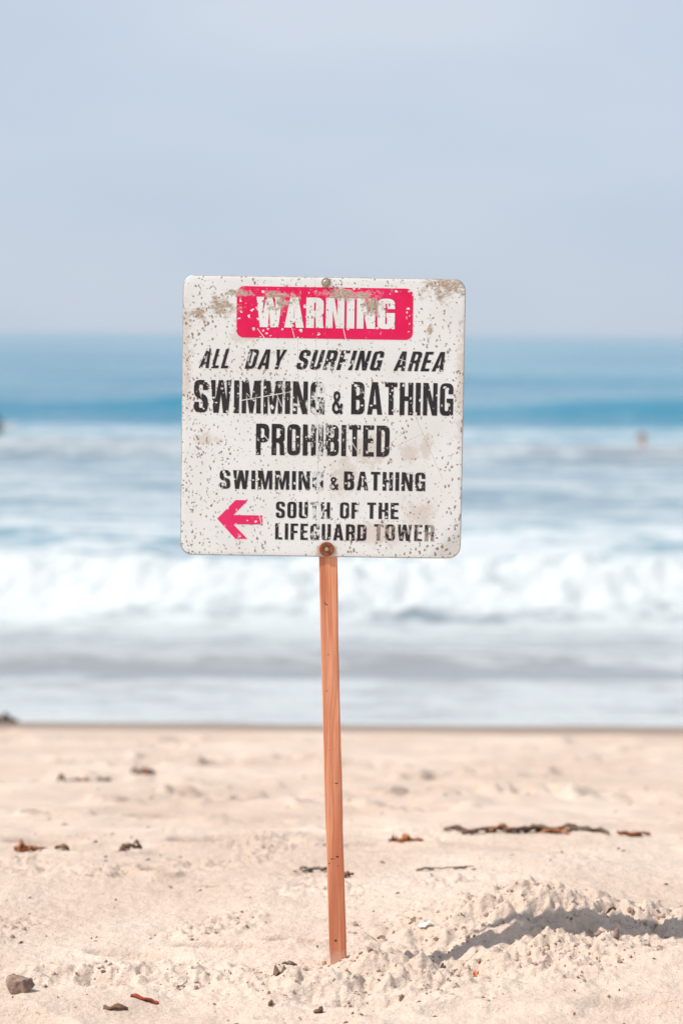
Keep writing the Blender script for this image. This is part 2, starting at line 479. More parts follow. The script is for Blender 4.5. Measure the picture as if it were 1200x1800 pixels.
# (x, y, heading, length, width, depth)
PRINTS = [(-0.445, 5.33, 1.35, 0.24, 0.085, 0.020), (-0.27, 5.39, 1.5, 0.22, 0.05, 0.022), (-0.10, 5.43, 1.4, 0.15, 0.05, 0.028),
          (-0.18, 5.20, 1.2, 0.12, 0.05, 0.018), (-0.62, 4.78, 1.0, 0.26, 0.10, 0.018), (-0.52, 5.10, 1.3, 0.20, 0.08, 0.012), (0.30, 4.86, 1.45, 0.30, 0.11, 0.014),
          (0.62, 4.92, 1.6, 0.26, 0.10, 0.015), (-0.05, 4.80, 1.5, 0.22, 0.06, 0.014), (0.08, 4.93, 1.7, 0.24, 0.09, 0.012),
          (-0.474, 6.25, 0.7, 0.12, 0.09, 0.05), (-0.31, 6.02, 1.5, 0.12, 0.05, 0.02),
          (0.113, 10.94, 1.3, 0.34, 0.14, 0.10), (0.549, 9.88, 1.3, 0.36, 0.16, 0.11), (0.278, 8.7, 1.4, 0.34, 0.14, 0.09),
          (1.307, 11.38, 1.4, 0.36, 0.16, 0.11), (1.02, 8.7, 1.2, 0.34, 0.14, 0.10), (1.43, 13.3, 1.4, 0.4, 0.18, 0.07),
          (-0.216, 8.56, 1.5, 0.34, 0.14, 0.10), (-0.647, 8.21, 1.3, 0.34, 0.15, 0.09), (-1.27, 9.44, 1.4, 0.36, 0.16, 0.11),
          (-0.862, 10.45, 1.2, 0.34, 0.15, 0.07), (-0.866, 11.69, 1.2, 0.26, 0.15, 0.08), (-0.70, 11.7, 1.4, 0.26, 0.15, 0.07)]
for k in range(60):
    yy = 6.6 + 8.2 * rng.random() ** 1.3
    PRINTS.append((rng.uniform(-0.2, 0.2) * yy, yy, rng.uniform(0.9, 1.9), rng.uniform(0.2, 0.34), rng.uniform(0.09, 0.15), rng.uniform(0.02, 0.055) * (1.0 if yy < 7.5 else 1.7)))
for k in range(24):
    yy = rng.uniform(-6, 15)
    xx = rng.uniform(-9, 9)
    if abs(xx) > 0.2 * max(yy, 0) + 0.3:
        PRINTS.append((xx, yy, rng.uniform(0, 3.1), rng.uniform(0.25, 0.4), rng.uniform(0.1, 0.18), rng.uniform(0.02, 0.05)))

def crumb_mask(x, y):
    m = np.exp(-((x - 0.58) / 0.46) ** 4 - ((y - 5.50) / 0.19) ** 2)
    m = m + 1.0 * np.exp(-((x - 0.20) / 0.19) ** 2 - ((y - 5.20) / 0.13) ** 2)
    m = m + 0.75 * np.exp(-((x + 0.02) / 0.24) ** 2 - ((y - 5.06) / 0.10) ** 2)
    m = m + 0.85 * np.exp(-((x + 0.52) / 0.20) ** 2 - ((y - 5.13) / 0.06) ** 2)
    m = m + 0.5 * sstep(0.15, 0.5, fbm(x * 2.6, y * 2.6, 2, 91)) * sstep(4.95, 5.2, y) * (1 - sstep(6.6, 8.0, y))
    return np.clip(m, 0, 1)

def ground_h(x, y):
    x = np.asarray(x, float); y = np.asarray(y, float)
    h = base_h(y)
    dry = 1 - sstep(13.4, 15.2, y)
    h = h + dry * (0.022 * fbm(x * 0.7, y * 0.7, 2, 3) + 0.012 * fbm(x * 2.1 + 9, y * 2.9, 3, 11))
    h = h + dry * sstep(5.3, 8, y) * (0.022 * fbm(x * 1.6, y * 2.2, 3, 23) + 0.012 * fbm(x * 4.5, y * 4.5, 2, 29))
    # the mound to the right of the post: a ridge that falls to the right, with a trough in front
    mx = np.where(x < 0.43, (x - 0.43) / 0.21, (x - 0.43) / 0.19)
    my = np.where(y < 5.50, (y - 5.50) / 0.11, (y - 5.50) / 0.17)
    h = h + 0.096 * np.exp(-mx ** 2 - my ** 2)
    h = h + 0.030 * np.exp(-((x - 0.72) / 0.22) ** 2 - ((y - 5.60) / 0.10) ** 2)
    h = h + 0.022 * np.exp(-((x - 0.50) / 0.16) ** 2 - ((y - 5.30) / 0.06) ** 2)
    h = h + 0.030 * np.exp(-((x - 0.80) / 0.14) ** 2 - ((y - 5.22) / 0.08) ** 2)
    h = h - 0.035 * np.exp(-((x - 0.20) / 0.085) ** 2 - ((y - 5.23) / 0.07) ** 2)
    # sand heaped at the foot of the post, low rolls in the foreground
    h = h + 0.016 * np.exp(-((x - 0.035) / 0.05) ** 2 - ((y - 5.22) / 0.045) ** 2)
    h = h + 0.048 * np.exp(-((x - 0.13) / 0.10) ** 4 - ((y - 5.165) / 0.042) ** 2)
    h = h + 0.014 * np.exp(-((x - 0.02) / 0.25) ** 2 - ((y - 5.06) / 0.05) ** 2)
    h = h - 0.014 * sstep(-0.12, -0.06, x) * (1 - sstep(0.10, 0.2, x)) * np.exp(-((y - 4.95) / 0.035) ** 2)
    h = h + 0.026 * np.exp(-((x + 0.44) / 0.22) ** 2 - ((y - 5.17) / 0.05) ** 2)
    h = h + 0.016 * sstep(-0.06, 0.03, y - 4.86 - 0.30 * (x + 0.55)) * (1 - sstep(0.05, 0.26, y - 4.86 - 0.30 * (x + 0.55))) * (1 - sstep(-0.45, -0.3, x)) * sstep(-1.2, -0.9, x)
    near = (1 - sstep(6.2, 8.5, y)) * sstep(3.0, 4.2, y)
    cm = crumb_mask(x, y)
    if np.any(near > 0):
        n1 = fbm(x * 24, y * 24, 3, 41, 0.6)
        h = h + near * cm * 0.016 * fbm(x * 12, y * 10, 2, 47)
        n2 = np.abs(gnoise(x * 46, y * 46, 61))
        h = h + near * ((0.0028 + 0.0175 * cm) * n1 - 0.014 * cm * n2 + (0.0013 + 0.002 * cm) * gnoise(x * 75, y * 75, 77))
        h = h + near * 0.0035 * fbm(x * 8, y * 9, 2, 31)
    for (fx, fy, a, L, W, D) in PRINTS:
        c, s = math.cos(a - math.pi / 2), math.sin(a - math.pi / 2)
        k = np.flatnonzero(np.abs(y - fy) < L)
        k = k[np.abs(x[k] - fx) < L]
        if not len(k): continue
        dx = x[k] - fx; dy = y[k] - fy
        u = dx * c + dy * s; v = -dx * s + dy * c
        rr = np.sqrt((u / (L / 2)) ** 2 + (v / (W / 2)) ** 2) + 0.18 * gnoise(x[k] * 14, y[k] * 14, 5)
        hk = h[k] - D * (1 - sstep(0.55, 1.05, rr)) + 0.28 * D * np.exp(-((rr - 1.2) / 0.22) ** 2)
        h[k] = hk
    return h

def spaced(lo, d0, d1, hi, step, grow, cap=1e9):
    """dense between d0 and d1, growing out to lo and hi"""
    mid = list(np.arange(d0, d1 + step / 2, step))
    up = []; s = step; v = mid[-1]
    while v < hi:
        s = min(s * grow, cap); v += s; up.append(v)
    dn = []; s = step; v = mid[0]
    while v > lo:
        s = min(s * grow, cap); v -= s; dn.append(v)
    return np.array(dn[::-1] + mid + up)

xs = spaced(-400, -0.86, 0.92, 400, 0.0042, 1.045)
ys = spaced(-60, 4.62, 6.1, 70, 0.0055, 1.012, 0.6)
X, Y = np.meshgrid(xs, ys)
Zs = ground_h(X.ravel(), Y.ravel()).reshape(X.shape)
sand = grid_obj('sand', xs, ys, Zs, M['sand'])
tag(sand, kind='structure')

def gh(x, y):
    return float(ground_h(np.array([x]), np.array([y]))[0])

# ------------------------------------------------------------------ the sea
SEA = -1.42
sx = spaced(-9000, -6, 6, 9000, 0.07, 1.055)
sy = spaced(15.2, 15.2, 29, 12000, 0.06, 1.011)
SX, SY = np.meshgrid(sx, sy)
x, y = SX, SY
fade = 1 / (1 + (np.abs(x) / 400) ** 2)
z = np.full_like(x, SEA)
wob = 0.5 * gnoise(x * 0.11, y * 0.0, 201) + 0.22 * gnoise(x * 0.45, y * 0.0, 207)

def ridge(yc, amp, front, back, xv, seed, var=0.5):
    """a wave whose face looks at the beach, amplitude varying along the crest"""
    a = amp * (1 + var * gnoise(x * xv, y * 0 + seed * 0.37, seed))
    c = yc + 1.2 * gnoise(x * xv * 0.8, y * 0 + 3.3, seed + 9) * np.minimum(1.0, yc / 60)
    d = y - c
    return a * np.exp(-np.where(d < 0, (d / front) ** 2, (d / back) ** 2)), d

z += ridge(20.3 , 0.07, 0.35, 1.1, 0.25, 301)[0]
brk, dbk = ridge(24.4 + wob, 0.43, 0.65, 2.6, 0.22, 311, 0.22)
z += brk
z += ridge(32.5, 0.16, 1.0, 2.5, 0.2, 317)[0]
z += ridge(42, 0.16, 1.2, 3.0, 0.15, 319)[0]
z += ridge(54, 0.34, 1.2, 4.0, 0.10, 323, 0.9)[0]
tl, dtl = ridge(82, 0.74, 1.9, 9, 0.09, 331, 0.9); z += tl
for (yc, amp, fr, bk, sd) in ((104, 0.30, 4, 10, 337), (128, 0.62, 5, 14, 341), (165, 0.5, 7, 18, 347), (225, 0.7, 9, 26, 353), (320, 0.8, 13, 40, 359), (460, 0.9, 20, 60, 367), (700, 1.0, 30, 80, 373)):
    z += ridge(yc, amp, fr, bk, 2.2 / yc, sd, 0.8)[0]
z += 0.035 * fbm(x * 0.6, y * 0.9, 3, 401) * sstep(19, 26, y) * (1 - sstep(150, 400, y)) + 0.006 * fbm(x * 1.4, y * 2.4, 3, 409) * sstep(17, 19, y)
# lumpy, tumbling white water on the breaker
turb = np.exp(-np.where(dbk < 0, (dbk / 0.9) ** 2, (dbk / 1.6) ** 2))
z += turb * (0.08 * fbm(x * 2.6, y * 2.4, 3, 421, 0.65) + 0.07 * np.abs(fbm(x * 3.1, y * 3.1, 3, 431)))
# swash running up the sand
edge = 15.95 + 0.45 * gnoise(x * 0.28, y * 0, 443) + 0.10 * gnoise(x * 0.9, y * 0, 449)
bed = base_h(y)
film = bed + 0.014 * sstep(0.0, 0.5, y - edge) - 0.05 * (1 - sstep(-0.25, 0.02, y - edge)) - 0.004
z = np.where(y < 18.2, np.maximum(z - 0.4 * (1 - sstep(16.6, 17.4, y)), film), z)

foam = np.zeros_like(x)
def band(y0, y1, soft, v):
    return v * sstep(y0 - soft, y0 + soft, y) * (1 - sstep(y1 - soft, y1 + soft, y))
lowf = fbm(x * 0.22, y * 0.55, 3, 503)
foam += band(16.0, 19.5, 0.25, 0.70)
foam += band(19.9, 22.0, 0.5, 0.40)
foam += band(22.0, 23.6, 0.5, 0.74)
foam += band(23.6, 26.0, 0.3, 1.12)
foam += band(26.0, 35.0, 0.8, 0.68)
foam += band(35.0, 52.0, 2.0, 0.53)
foam += band(52.5, 57.0, 0.8, 0.52)
foam += band(57.0, 73.0, 2.0, 0.58)
foam += 0.35 * lowf * sstep(19, 24, y) * (1 - sstep(72, 76, y))
foam = np.clip(foam, 0, 1.3) * (1 - sstep(70, 76, y + 2.5 * gnoise(x * 0.1, y * 0, 509)))
mud = 0.95 * (1 - 0.75 * sstep(20, 30, y)) * (1 - sstep(30, 60, y)) + 0.75 * np.exp(-((y - 54.0) / 2.2) ** 2) + 0.5 * band(38, 52, 4, 0.55)
mud = np.clip(mud, 0, 1)
cover = 0.62 + band(23.0, 26.2, 0.6, 0.38) + band(26.2, 36, 1.2, 0.30)
sea = grid_obj('sea', sx, sy, z, M['sea'], {'foam': foam, 'mud': mud, 'cover': cover})
tag(sea, kind='structure')

# ------------------------------------------------------------------ the warning sign
SIGN = Vector((0.0, 5.24, 0.0))
sign = empty('warning_sign', SIGN)
tag(sign, 'weathered white metal warning sign on a thin reddish wooden stake in the sand', 'sign')

# stake: slightly bowed, sawn square, running down into the sand
zk = np.array([-0.40, 0.0, 0.204, 0.4435, 0.706, 0.893, 1.20, 1.4965])
xk = np.array([0.015, -0.0003, -0.0083, -0.0163, -0.0249, -0.0296, -0.0335, -0.0362])
wk = np.array([0.035, 0.0352, 0.0362, 0.0360, 0.0362, 0.0371, 0.037, 0.037])
zz = np.linspace(-0.40, 1.4965, 90)
sv = []; sf = []
prof = [(-1, -0.86), (-0.93, -1), (0.93, -1), (1, -0.86), (1, 0.86), (0.93, 1), (-0.93, 1), (-1, 0.86)]
for i, zv in enumerate(zz):
    xc = np.interp(zv, zk, xk); w = np.interp(zv, zk, wk) / 2
    j = float(gnoise(np.array([zv * 9.0]), np.array([0.3]), 601)[0]) * 0.0007
    for (a, b) in prof:
        jj = float(gnoise(np.array([zv * 31.0]), np.array([a * 3.1 + b * 1.7]), 607)[0]) * 0.0005
        qa, qb = a * (w + j + jj), b * 0.0185
        sv.append((xc + qa * 0.9976 + qb * 0.070 + 0.0013, 0.0098 - qa * 0.070 + qb * 0.9976, zv))
for i in range(len(zz) - 1):
    for k in range(8):
        a = i * 8 + k; b = i * 8 + (k + 1) % 8
        sf.append((a, b, b + 8, a + 8))
sf.append(tuple(range(7, -1, -1)))
sf.append(tuple(range((len(zz) - 1) * 8, len(zz) * 8)))
post = mesh_obj('post', sv, sf, M['wood'], sign)
tag(post, 'reddish sawn wooden stake, slightly bowed')

# board: local x right, y up, z towards the reader
board = bpy.data.objects.new('board', bpy.data.meshes.new('board'))
link(board, sign)
bM = Matrix.Translation(Vector((-0.0427, 5.2280, 1.1972)) - SIGN) @ Matrix.Rotation(R(90), 4, 'X') @ Matrix.Rotation(-0.0076, 4, 'Z')
board.matrix_local = bM
BW, BH, BR, BT = 0.304, 0.3025, 0.026, 0.0016

def zb(u, v):
    """warp of the sheet: bent lower right corner, faint waviness"""
    q = -2.6 * max(0.0, (u - v) - 0.525) ** 2 - 2.0 * max(0.0, (u + v) - 0.555) ** 2
    return q

def rrect(w, h, r, seg=8, div=1):
    pts = []
    cs = [(w - r, h - r, 0), (-w + r, h - r, 90), (-w + r, -h + r, 180), (w - r, -h + r, 270)]
    for k, (cx, cy, a0) in enumerate(cs):
        for s in range(seg + 1):
            a = R(a0 + 90 * s / seg)
            pts.append((cx + r * math.cos(a), cy + r * math.sin(a)))
        nx_, ny_, na = cs[(k + 1) % 4]
        e = (nx_ + r * math.cos(R(na)), ny_ + r * math.sin(R(na)))
        p0 = pts[-1]
        for s in range(1, div):
            t = s / div
            pts.append((p0[0] + (e[0] - p0[0]) * t, p0[1] + (e[1] - p0[1]) * t))
    return pts

ring = rrect(BW, BH, BR, 8, 40)
nr = len(ring)
scales = [0.0, 0.08] + list(np.linspace(0.16, 0.94, 30)) + [0.97, 0.994]
bv = [(0, 0, zb(0, 0))]; bf = []; bmi = []
for s in scales[1:]:
    for (a, b) in ring:
        bv.append((a * s, b * s, zb(a * s, b * s)))
def lay(o0, n=nr):
    return lambda k: o0 + k % n
nring = len(scales) - 1
for k in range(nr):
    bf.append((0, 1 + k, 1 + (k + 1) % nr)); bmi.append(0)
for q in range(nring - 1):
    for k in range(nr):
        a = 1 + q * nr + k; b = 1 + q * nr + (k + 1) % nr
        bf.append((a, a + nr, b + nr, b)); bmi.append(0)
last = 1 + (nring - 1) * nr
chain = [last]
for (ins, dz) in ((1.0, -0.0005), (1.0, -BT)):
    o0 = len(bv); chain.append(o0)
    for kk, (a, b) in enumerate(ring):
        jit = 0.0004 * float(gnoise(np.array([a * 40]), np.array([b * 40]), 613)[0])
        bv.append((a * (ins + jit), b * (ins + jit), zb(a, b) + dz))
for q in range(len(chain) - 1):
    for k in range(nr):
        a = chain[q] + k; b = chain[q] + (k + 1) % nr
        bf.append((a, chain[q + 1] + k, chain[q + 1] + (k + 1) % nr, b)); bmi.append(1)
# back sheet
b0 = chain[-1]
bc = len(bv); bv.append((0, 0, zb(0, 0) - BT))
prev = b0
for s in (0.9, 0.6, 0.3):
    o0 = len(bv)
    for (a, b) in ring: bv.append((a * s, b * s, zb(a * s, b * s) - BT))
    for k in range(nr):
        bf.append((prev + k, o0 + k, o0 + (k + 1) % nr, prev + (k + 1) % nr)); bmi.append(1)
    prev = o0
for k in range(nr):
    bf.append((prev + k, bc, prev + (k + 1) % nr)); bmi.append(1)
board.data.from_pydata(bv, [], bf)
board.data.materials.append(M['board']); board.data.materials.append(M['alu'])
board.data.polygons.foreach_set('material_index', bmi)
board.data.polygons.foreach_set('use_smooth', [i < (1 + nring) * nr for i in range(len(bf))])
board.data.update()
tag(board, 'square white metal board, speckled and sand stained, with rounded corners')

# ---- lettering, a condensed block alphabet drawn as outlines
def fillet(pts, seg=5):
    out = []
    n = len(pts)
    for i in range(n):
        x1, y1 = pts[i][:2]; r = pts[i][2] if len(pts[i]) > 2 else 0
        if r <= 0:
            out.append((x1, y1)); continue
        p = Vector(pts[i - 1][:2]); q = Vector(pts[(i + 1) % n][:2]); c = Vector((x1, y1))
        a = (p - c); b = (q - c)
        rr = min(r, a.length * 0.5 if len(pts[i - 1]) > 2 else a.length, b.length * 0.5 if len(pts[(i + 1) % n]) > 2 else b.length)
        A = c + a.normalized() * rr; B = c + b.normalized() * rr
        for s in range(seg + 1):
            t = s / seg
            # rounder than a parabola: blend towards a superellipse corner
            P = A * (1 - t) ** 2 + c * (2 * t * (1 - t)) + B * t ** 2
            out.append((P.x, P.y))
    return out

def glyph(ch, t=0.17, h=0.145):
    """list of (outer, [holes]) in a cell one unit high, and the width; t = stem, h = bar thickness"""
    w = 0.46
    Ro, Ri = 0.20, 0.085
    if ch == 'I':
        return [([(0, 0), (0, 1), (t, 1), (t, 0)], [])], t
    if ch == 'L':
        w = 0.37
        return [([(0, 0), (0, 1), (t, 1), (t, h), (w, h), (w, 0)], [])], w
    if ch == 'E':
        w = 0.38
        return [([(0, 0), (0, 1), (w, 1), (w, 1 - h), (t, 1 - h), (t, .58), (w * .92, .58), (w * .92, .58 - h), (t, .58 - h), (t, h), (w, h), (w, 0)], [])], w
    if ch == 'F':
        w = 0.38
        return [([(0, 0), (0, 1), (w, 1), (w, 1 - h), (t, 1 - h), (t, .56), (w * .92, .56), (w * .92, .56 - h), (t, .56 - h), (t, 0)], [])], w
    if ch == 'T':
        w = 0.42; a = (w - t) / 2
        return [([(a, 0), (a, 1 - h), (0, 1 - h), (0, 1), (w, 1), (w, 1 - h), (a + t, 1 - h), (a + t, 0)], [])], w
    if ch == 'H':
        return [([(0, 0), (0, 1), (t, 1), (t, .58), (w - t, .58), (w - t, 1), (w, 1), (w, 0), (w - t, 0), (w - t, .58 - h), (t, .58 - h), (t, 0)], [])], w
    if ch == 'N':
        w = 0.49
        return [([(0, 0), (0, 1), (t * 1.05, 1), (w - t * .88, .42), (w - t * .88, 1), (w, 1), (w, 0), (w - t * 1.05, 0), (t * .88, .58), (t * .88, 0)], [])], w
    if ch == 'M':
        w = 0.62; m = w / 2
        return [([(0, 0), (0, 1), (t * 1.28, 1), (m, .36), (w - t * 1.28, 1), (w, 1), (w, 0), (w - t * .86, 0), (w - t * .86, .62), (m + .055, 0), (m - .055, 0), (t * .86, .62), (t * .86, 0)], [])], w
    if ch == 'W':
        w = 0.68; m = w / 2
        return [([(0, 1), (.095, 0), (.095 + t * 1.02, 0), (m, .56), (w - .095 - t * 1.02, 0), (w - .095, 0), (w, 1), (w - t * .95, 1), (w - .155, .40), (m + .075, 1), (m - .075, 1), (.155, .40), (t * .95, 1)], [])], w
    if ch == 'A':
        w = 0.52; m = w / 2
        return [([(0, 0), (m - .105, 1), (m + .105, 1), (w, 0), (w - t * 1.0, 0), (w - t * 1.0 - .022, .175), (t * 1.0 + .022, .175), (t * 1.0, 0)], [[(t + .045, .315), (w - t - .045, .315), (m, .80)]])], w
    if ch == 'Y':
        w = 0.50; m = w / 2
        return [([(0, 1), (t * 1.02, 1), (m, .60), (w - t * 1.02, 1), (w, 1), (m + t / 2, .42), (m + t / 2, 0), (m - t / 2, 0), (m - t / 2, .42)], [])], w
    if ch == 'O':
        return [(fillet([(0, 0, Ro), (0, 1, Ro), (w, 1, Ro), (w, 0, Ro)]), [fillet([(t, h, Ri), (w - t, h, Ri), (w - t, 1 - h, Ri), (t, 1 - h, Ri)])])], w
    if ch == 'D':
        return [(fillet([(0, 0), (0, 1), (w, 1, Ro), (w, 0, Ro)]), [fillet([(t, h), (w - t, h, Ri), (w - t, 1 - h, Ri), (t, 1 - h)])])], w
    if ch == 'U':
        return [(fillet([(0, 0, Ro), (0, 1), (t, 1), (t, h, Ri), (w - t, h, Ri), (w - t, 1), (w, 1), (w, 0, Ro)]), [])], w
    if ch == 'P':
        return [(fillet([(0, 0), (0, 1), (w, 1, Ro), (w, .40, Ro), (t, .40), (t, 0)]), [fillet([(t, .40 + h), (w - t, .40 + h, Ri), (w - t, 1 - h, Ri), (t, 1 - h)])])], w
    if ch == 'R':
        return [(fillet([(0, 0), (0, 1), (w, 1, Ro), (w, .46, .13), (w - .055, .44), (w - .02, .36, .05), (w - .01, .08, 0.03), (w + .01, 0), (w - t + .005, 0), (w - t - .01, .34, .05), (w - t - .05, .40), (t, .40), (t, 0)]),
                 [fillet([(t, .40 + h), (w - t, .40 + h, Ri), (w - t, 1 - h, Ri), (t, 1 - h)])])], w
    if ch == 'B':
        return [(fillet([(0, 0), (0, 1), (w - .01, 1, Ro), (w - .01, .54, .10), (w - .06, .515), (w, .48, .10), (w, 0, Ro)]),
                 [fillet([(t, h), (w - t, h, Ri), (w - t, .515 - h * .45, Ri), (t, .515 - h * .45)]), fillet([(t, .515 + h * .45), (w - t, .515 + h * .45, Ri), (w - t, 1 - h, Ri), (t, 1 - h)])])], w
    if ch == 'G':
        return [(fillet([(w, .66), (w, 1, Ro), (0, 1, Ro), (0, 0, Ro), (w * .78, 0, .16), (w - t * .55, .07), (w - t * .4, 0), (w, 0), (w, .53), (w * .50, .53), (w * .50, .53 - h * .9), (w - t, .53 - h * .9),
                         (w - t, h, Ri), (t, h, Ri), (t, 1 - h, Ri), (w - t, 1 - h, Ri), (w - t, .66)]), [])], w
    if ch == 'S':
        return [(fillet([(w, .69), (w, 1, Ro), (0, 1, Ro), (0, .50, .17), (w - t, .38, .09), (w - t, h, Ri), (t, h, Ri), (t, .33), (0, .33), (0, 0, Ro), (w, 0, Ro),
                         (w, .50, .17), (t, .63, .09), (t, 1 - h, Ri), (w - t, 1 - h, Ri), (w - t, .69)]), [])], w
    if ch == '&':
        w = 0.62
        ctr = [(.56, .02), (.20, .62), (.13, .76), (.17, .88), (.28, .93), (.38, .88), (.41, .77), (.34, .63), (.16, .48), (.08, .34), (.08, .20), (.16, .10), (.28, .075), (.40, .13), (.50, .27), (.55, .46)]
        return [('ribbon', ctr)], w
    raise ValueError(ch)

def lettering(name, words, mat, label, **kw):
    for wd in words:
        word(name, [wd], mat, label + ' ' + wd[0], **kw)

def word(name, words, mat, label, shear=0.0, bold=1.0, z0=0.0003, gap=0.085):
    """words: (text, x0, x1, y0, y1) in millimetres on the board"""
    verts, faces = [], []
    for (txt, x0, x1, y0, y1) in words:
        H = y1 - y0
        n = len(txt)
        gl = [glyph(c, 0.17 * bold, 0.145 * (0.5 + 0.5 * bold)) for c in txt]
        nat = sum(g[1] for g in gl) + gap * (n - 1)
        kx = (x1 - x0 - shear * H) / (nat * H)
        cur = 0.0
        for (parts, gw) in gl:
            for part in parts:
                if part[0] == 'ribbon':
                    pts = part[1]; hw = 0.075
                    b0 = len(verts)
                    for i, (px, py) in enumerate(pts):
                        q0 = pts[max(0, i - 1)]; q1 = pts[min(len(pts) - 1, i + 1)]
                        tx, ty = q1[0] - q0[0], q1[1] - q0[1]
                        L = math.hypot(tx, ty); nx_, ny_ = -ty / L * hw, tx / L * hw
                        for sgn in (1, -1):
                            X_ = (x0 + ((cur + px + sgn * nx_) * kx + shear * (py + sgn * ny_)) * H) / 1000
                            Y_ = (y0 + (py + sgn * ny_) * H) / 1000
                            verts.append((X_, Y_, zb(X_, Y_) + z0 + i * 0.00002))
                    for i in range(len(pts) - 1):
                        a = b0 + 2 * i
                        faces.append((a, a + 1, a + 3, a + 2))
                    continue
                outer, holes = part
                polys = [outer] + holes
                flat = [p for poly in polys for p in poly]
                tris = tessellate_polygon([[Vector((p[0], p[1], 0)) for p in poly] for poly in polys])
                b0 = len(verts)
                for (px, py) in flat:
                    X_ = (x0 + ((cur + px) * kx + shear * py) * H) / 1000
                    Y_ = (y0 + py * H) / 1000
                    verts.append((X_, Y_, zb(X_, Y_) + z0))
                for tr in tris:
                    a, b, c = (Vector(verts[b0 + i]) for i in tr)
                    nrm = (b - a).cross(c - a).z
                    tt = tuple(b0 + i for i in tr)
                    faces.append(tt if nrm > 0 else tt[::-1])
            cur += gw + gap
    o = mesh_obj(name, verts, faces, mat, board)
    tag(o, label)
    return o

def flat_shape(name, pts, mat, label, z0=0.0003):
    tris = tessellate_polygon([[Vector((p[0], p[1], 0)) for p in pts]])
    verts = [(p[0], p[1], zb(p[0], p[1]) + z0) for p in pts]
    faces = []
    for tr in tris:
        a, b, c = (Vector(verts[i]) for i in tr)
        faces.append(tuple(tr) if (b - a).cross(c - a).z > 0 else tuple(tr[::-1]))
    o = mesh_obj(name, verts, faces, mat, board)
    tag(o, label)
    return o

pan = [(a + 0.0018, b + 0.2249) for (a, b) in rrect(0.1897, 0.0552, 0.0155, 8, 6)]
flat_shape('warning_panel', pan, M['pink'], 'scuffed hot pink panel with rounded corners')
lettering('lettering', [('WARNING', -145.3, 152.5, 192.6, 257.8)], M['white_ink'], 'white heavy block letters reading', bold=1.22, z0=0.0007, gap=0.06)
lettering('lettering', [('ALL', -268.5, -194.3, 102.6, 144.5), ('DAY', -169.7, -77.7, 102.4, 145), ('SURFING', -59.9, 133.3, 102.8, 145.4), ('AREA', 150.8, 269.6, 102.8, 145.3)],
          M['black'], 'black slanted letters reading', shear=0.27, gap=0.12)
lettering('lettering', [('SWIMMING', -278.0, 3.8, 6.3, 77.2), ('&', 20.1, 43.9, 7.1, 57.7), ('BATHING', 61.5, 281.6, 7.6, 78.0)],
          M['black'], 'large black block letters reading')
lettering('lettering', [('PROHIBITED', -142.9, 145.7, -83.2, -15.5)], M['black'], 'large black block letters reading')
lettering('lettering', [('SWIMMING', -220.3, 3.7, -157.8, -117.0), ('&', 17.4, 37.0, -157, -128.3), ('BATHING', 48.4, 224.5, -156.6, -116)],
          M['black'], 'smaller black block letters reading', gap=0.11)
lettering('lettering', [('SOUTH', -97.8, 19.4, -219.6, -183.6), ('OF', 40.8, 82.0, -218.6, -183.2), ('THE', 99.7, 167.9, -218.2, -182.8)],
          M['black'], 'small black block letters reading', gap=0.12)
lettering('lettering', [('LIFEGUARD', -98.7, 98.7, -266.4, -231.0), ('TOWER', 115.2, 245.9, -265.2, -229.6)],
          M['black'], 'small black block letters reading', gap=0.12)
arrow = [(-224.8, -222.9), (-185.5, -182.0), (-158.6, -181.8), (-189.9, -214.6), (-126.6, -214.4), (-126.6, -233.8), (-189.7, -234.7), (-158.5, -266.0), (-184.6, -266.2)]
flat_shape('arrow', [(a / 1000, b / 1000) for a, b in arrow], M['arrow'], 'hot pink arrow pointing left')

# fasteners
def lathe(name, prof, mat, parent, u, v, seg=28, label=None):
    vv, ff = [], []
    for (r, zv) in prof:
        for s in range(seg):
            a = 2 * math.pi * s / seg
            vv.append((u + r * math.cos(a), v + r * math.sin(a), zv))
    for i in range(len(prof) - 1):
        for s in range(seg):
            a = i * seg + s; b = i * seg + (s + 1) % seg
            ff.append((a, b, b + seg, a + seg))
    ff.append(tuple(range(seg - 1, -1, -1)) if prof[0][0] > prof[-1][0] and False else tuple(range(seg))[::-1])
    ff.append(tuple(range((len(prof) - 1) * seg, len(prof) * seg)))
    o = mesh_obj(name, vv, ff, mat, parent)
    if label: tag(o, label)
    return o

def hexbolt(name, mat, parent, u, v, r, z0, z1):
    vv = [(u + r * k * math.cos(R(60 * i + 12)), v + r * k * math.sin(R(60 * i + 12)), zv) for (k, zv) in ((1, z0), (1, z1 - 0.001), (0.86, z1)) for i in range(6)]
    ff = [(i + 6 * q, (i + 1) % 6 + 6 * q, (i + 1) % 6 + 6 * (q + 1), i + 6 * (q + 1)) for q in range(2) for i in range(6)] + [tuple(range(12, 18))]
    return mesh_obj(name, vv, ff, mat, parent)

lathe('washer', [(0.0105, 0.0), (0.0105, 0.0012), (0.0098, 0.0018), (0.004, 0.0018)], M['brownsteel'], board, 0.0035, 0.2905, label='small sandy washer of the top screw')
lathe('screw', [(0.0058, 0.0015), (0.0058, 0.003), (0.0046, 0.0042), (0.0022, 0.0043), (0.0020, 0.0034)], M['steel'], board, 0.0035, 0.2905, 16, label='dull top screw')
lathe('washer', [(0.0158, -0.0002), (0.0160, 0.0012), (0.0148, 0.0024), (0.0098, 0.0021), (0.0090, 0.0012), (0.006, 0.0010)], M['rust'], board, 0.0136, -0.2857, label='large rusty washer of the lower bolt')
hexbolt('bolt', M['steel'], board, 0.0136, -0.2857, 0.0044, 0.0008, 0.0062)

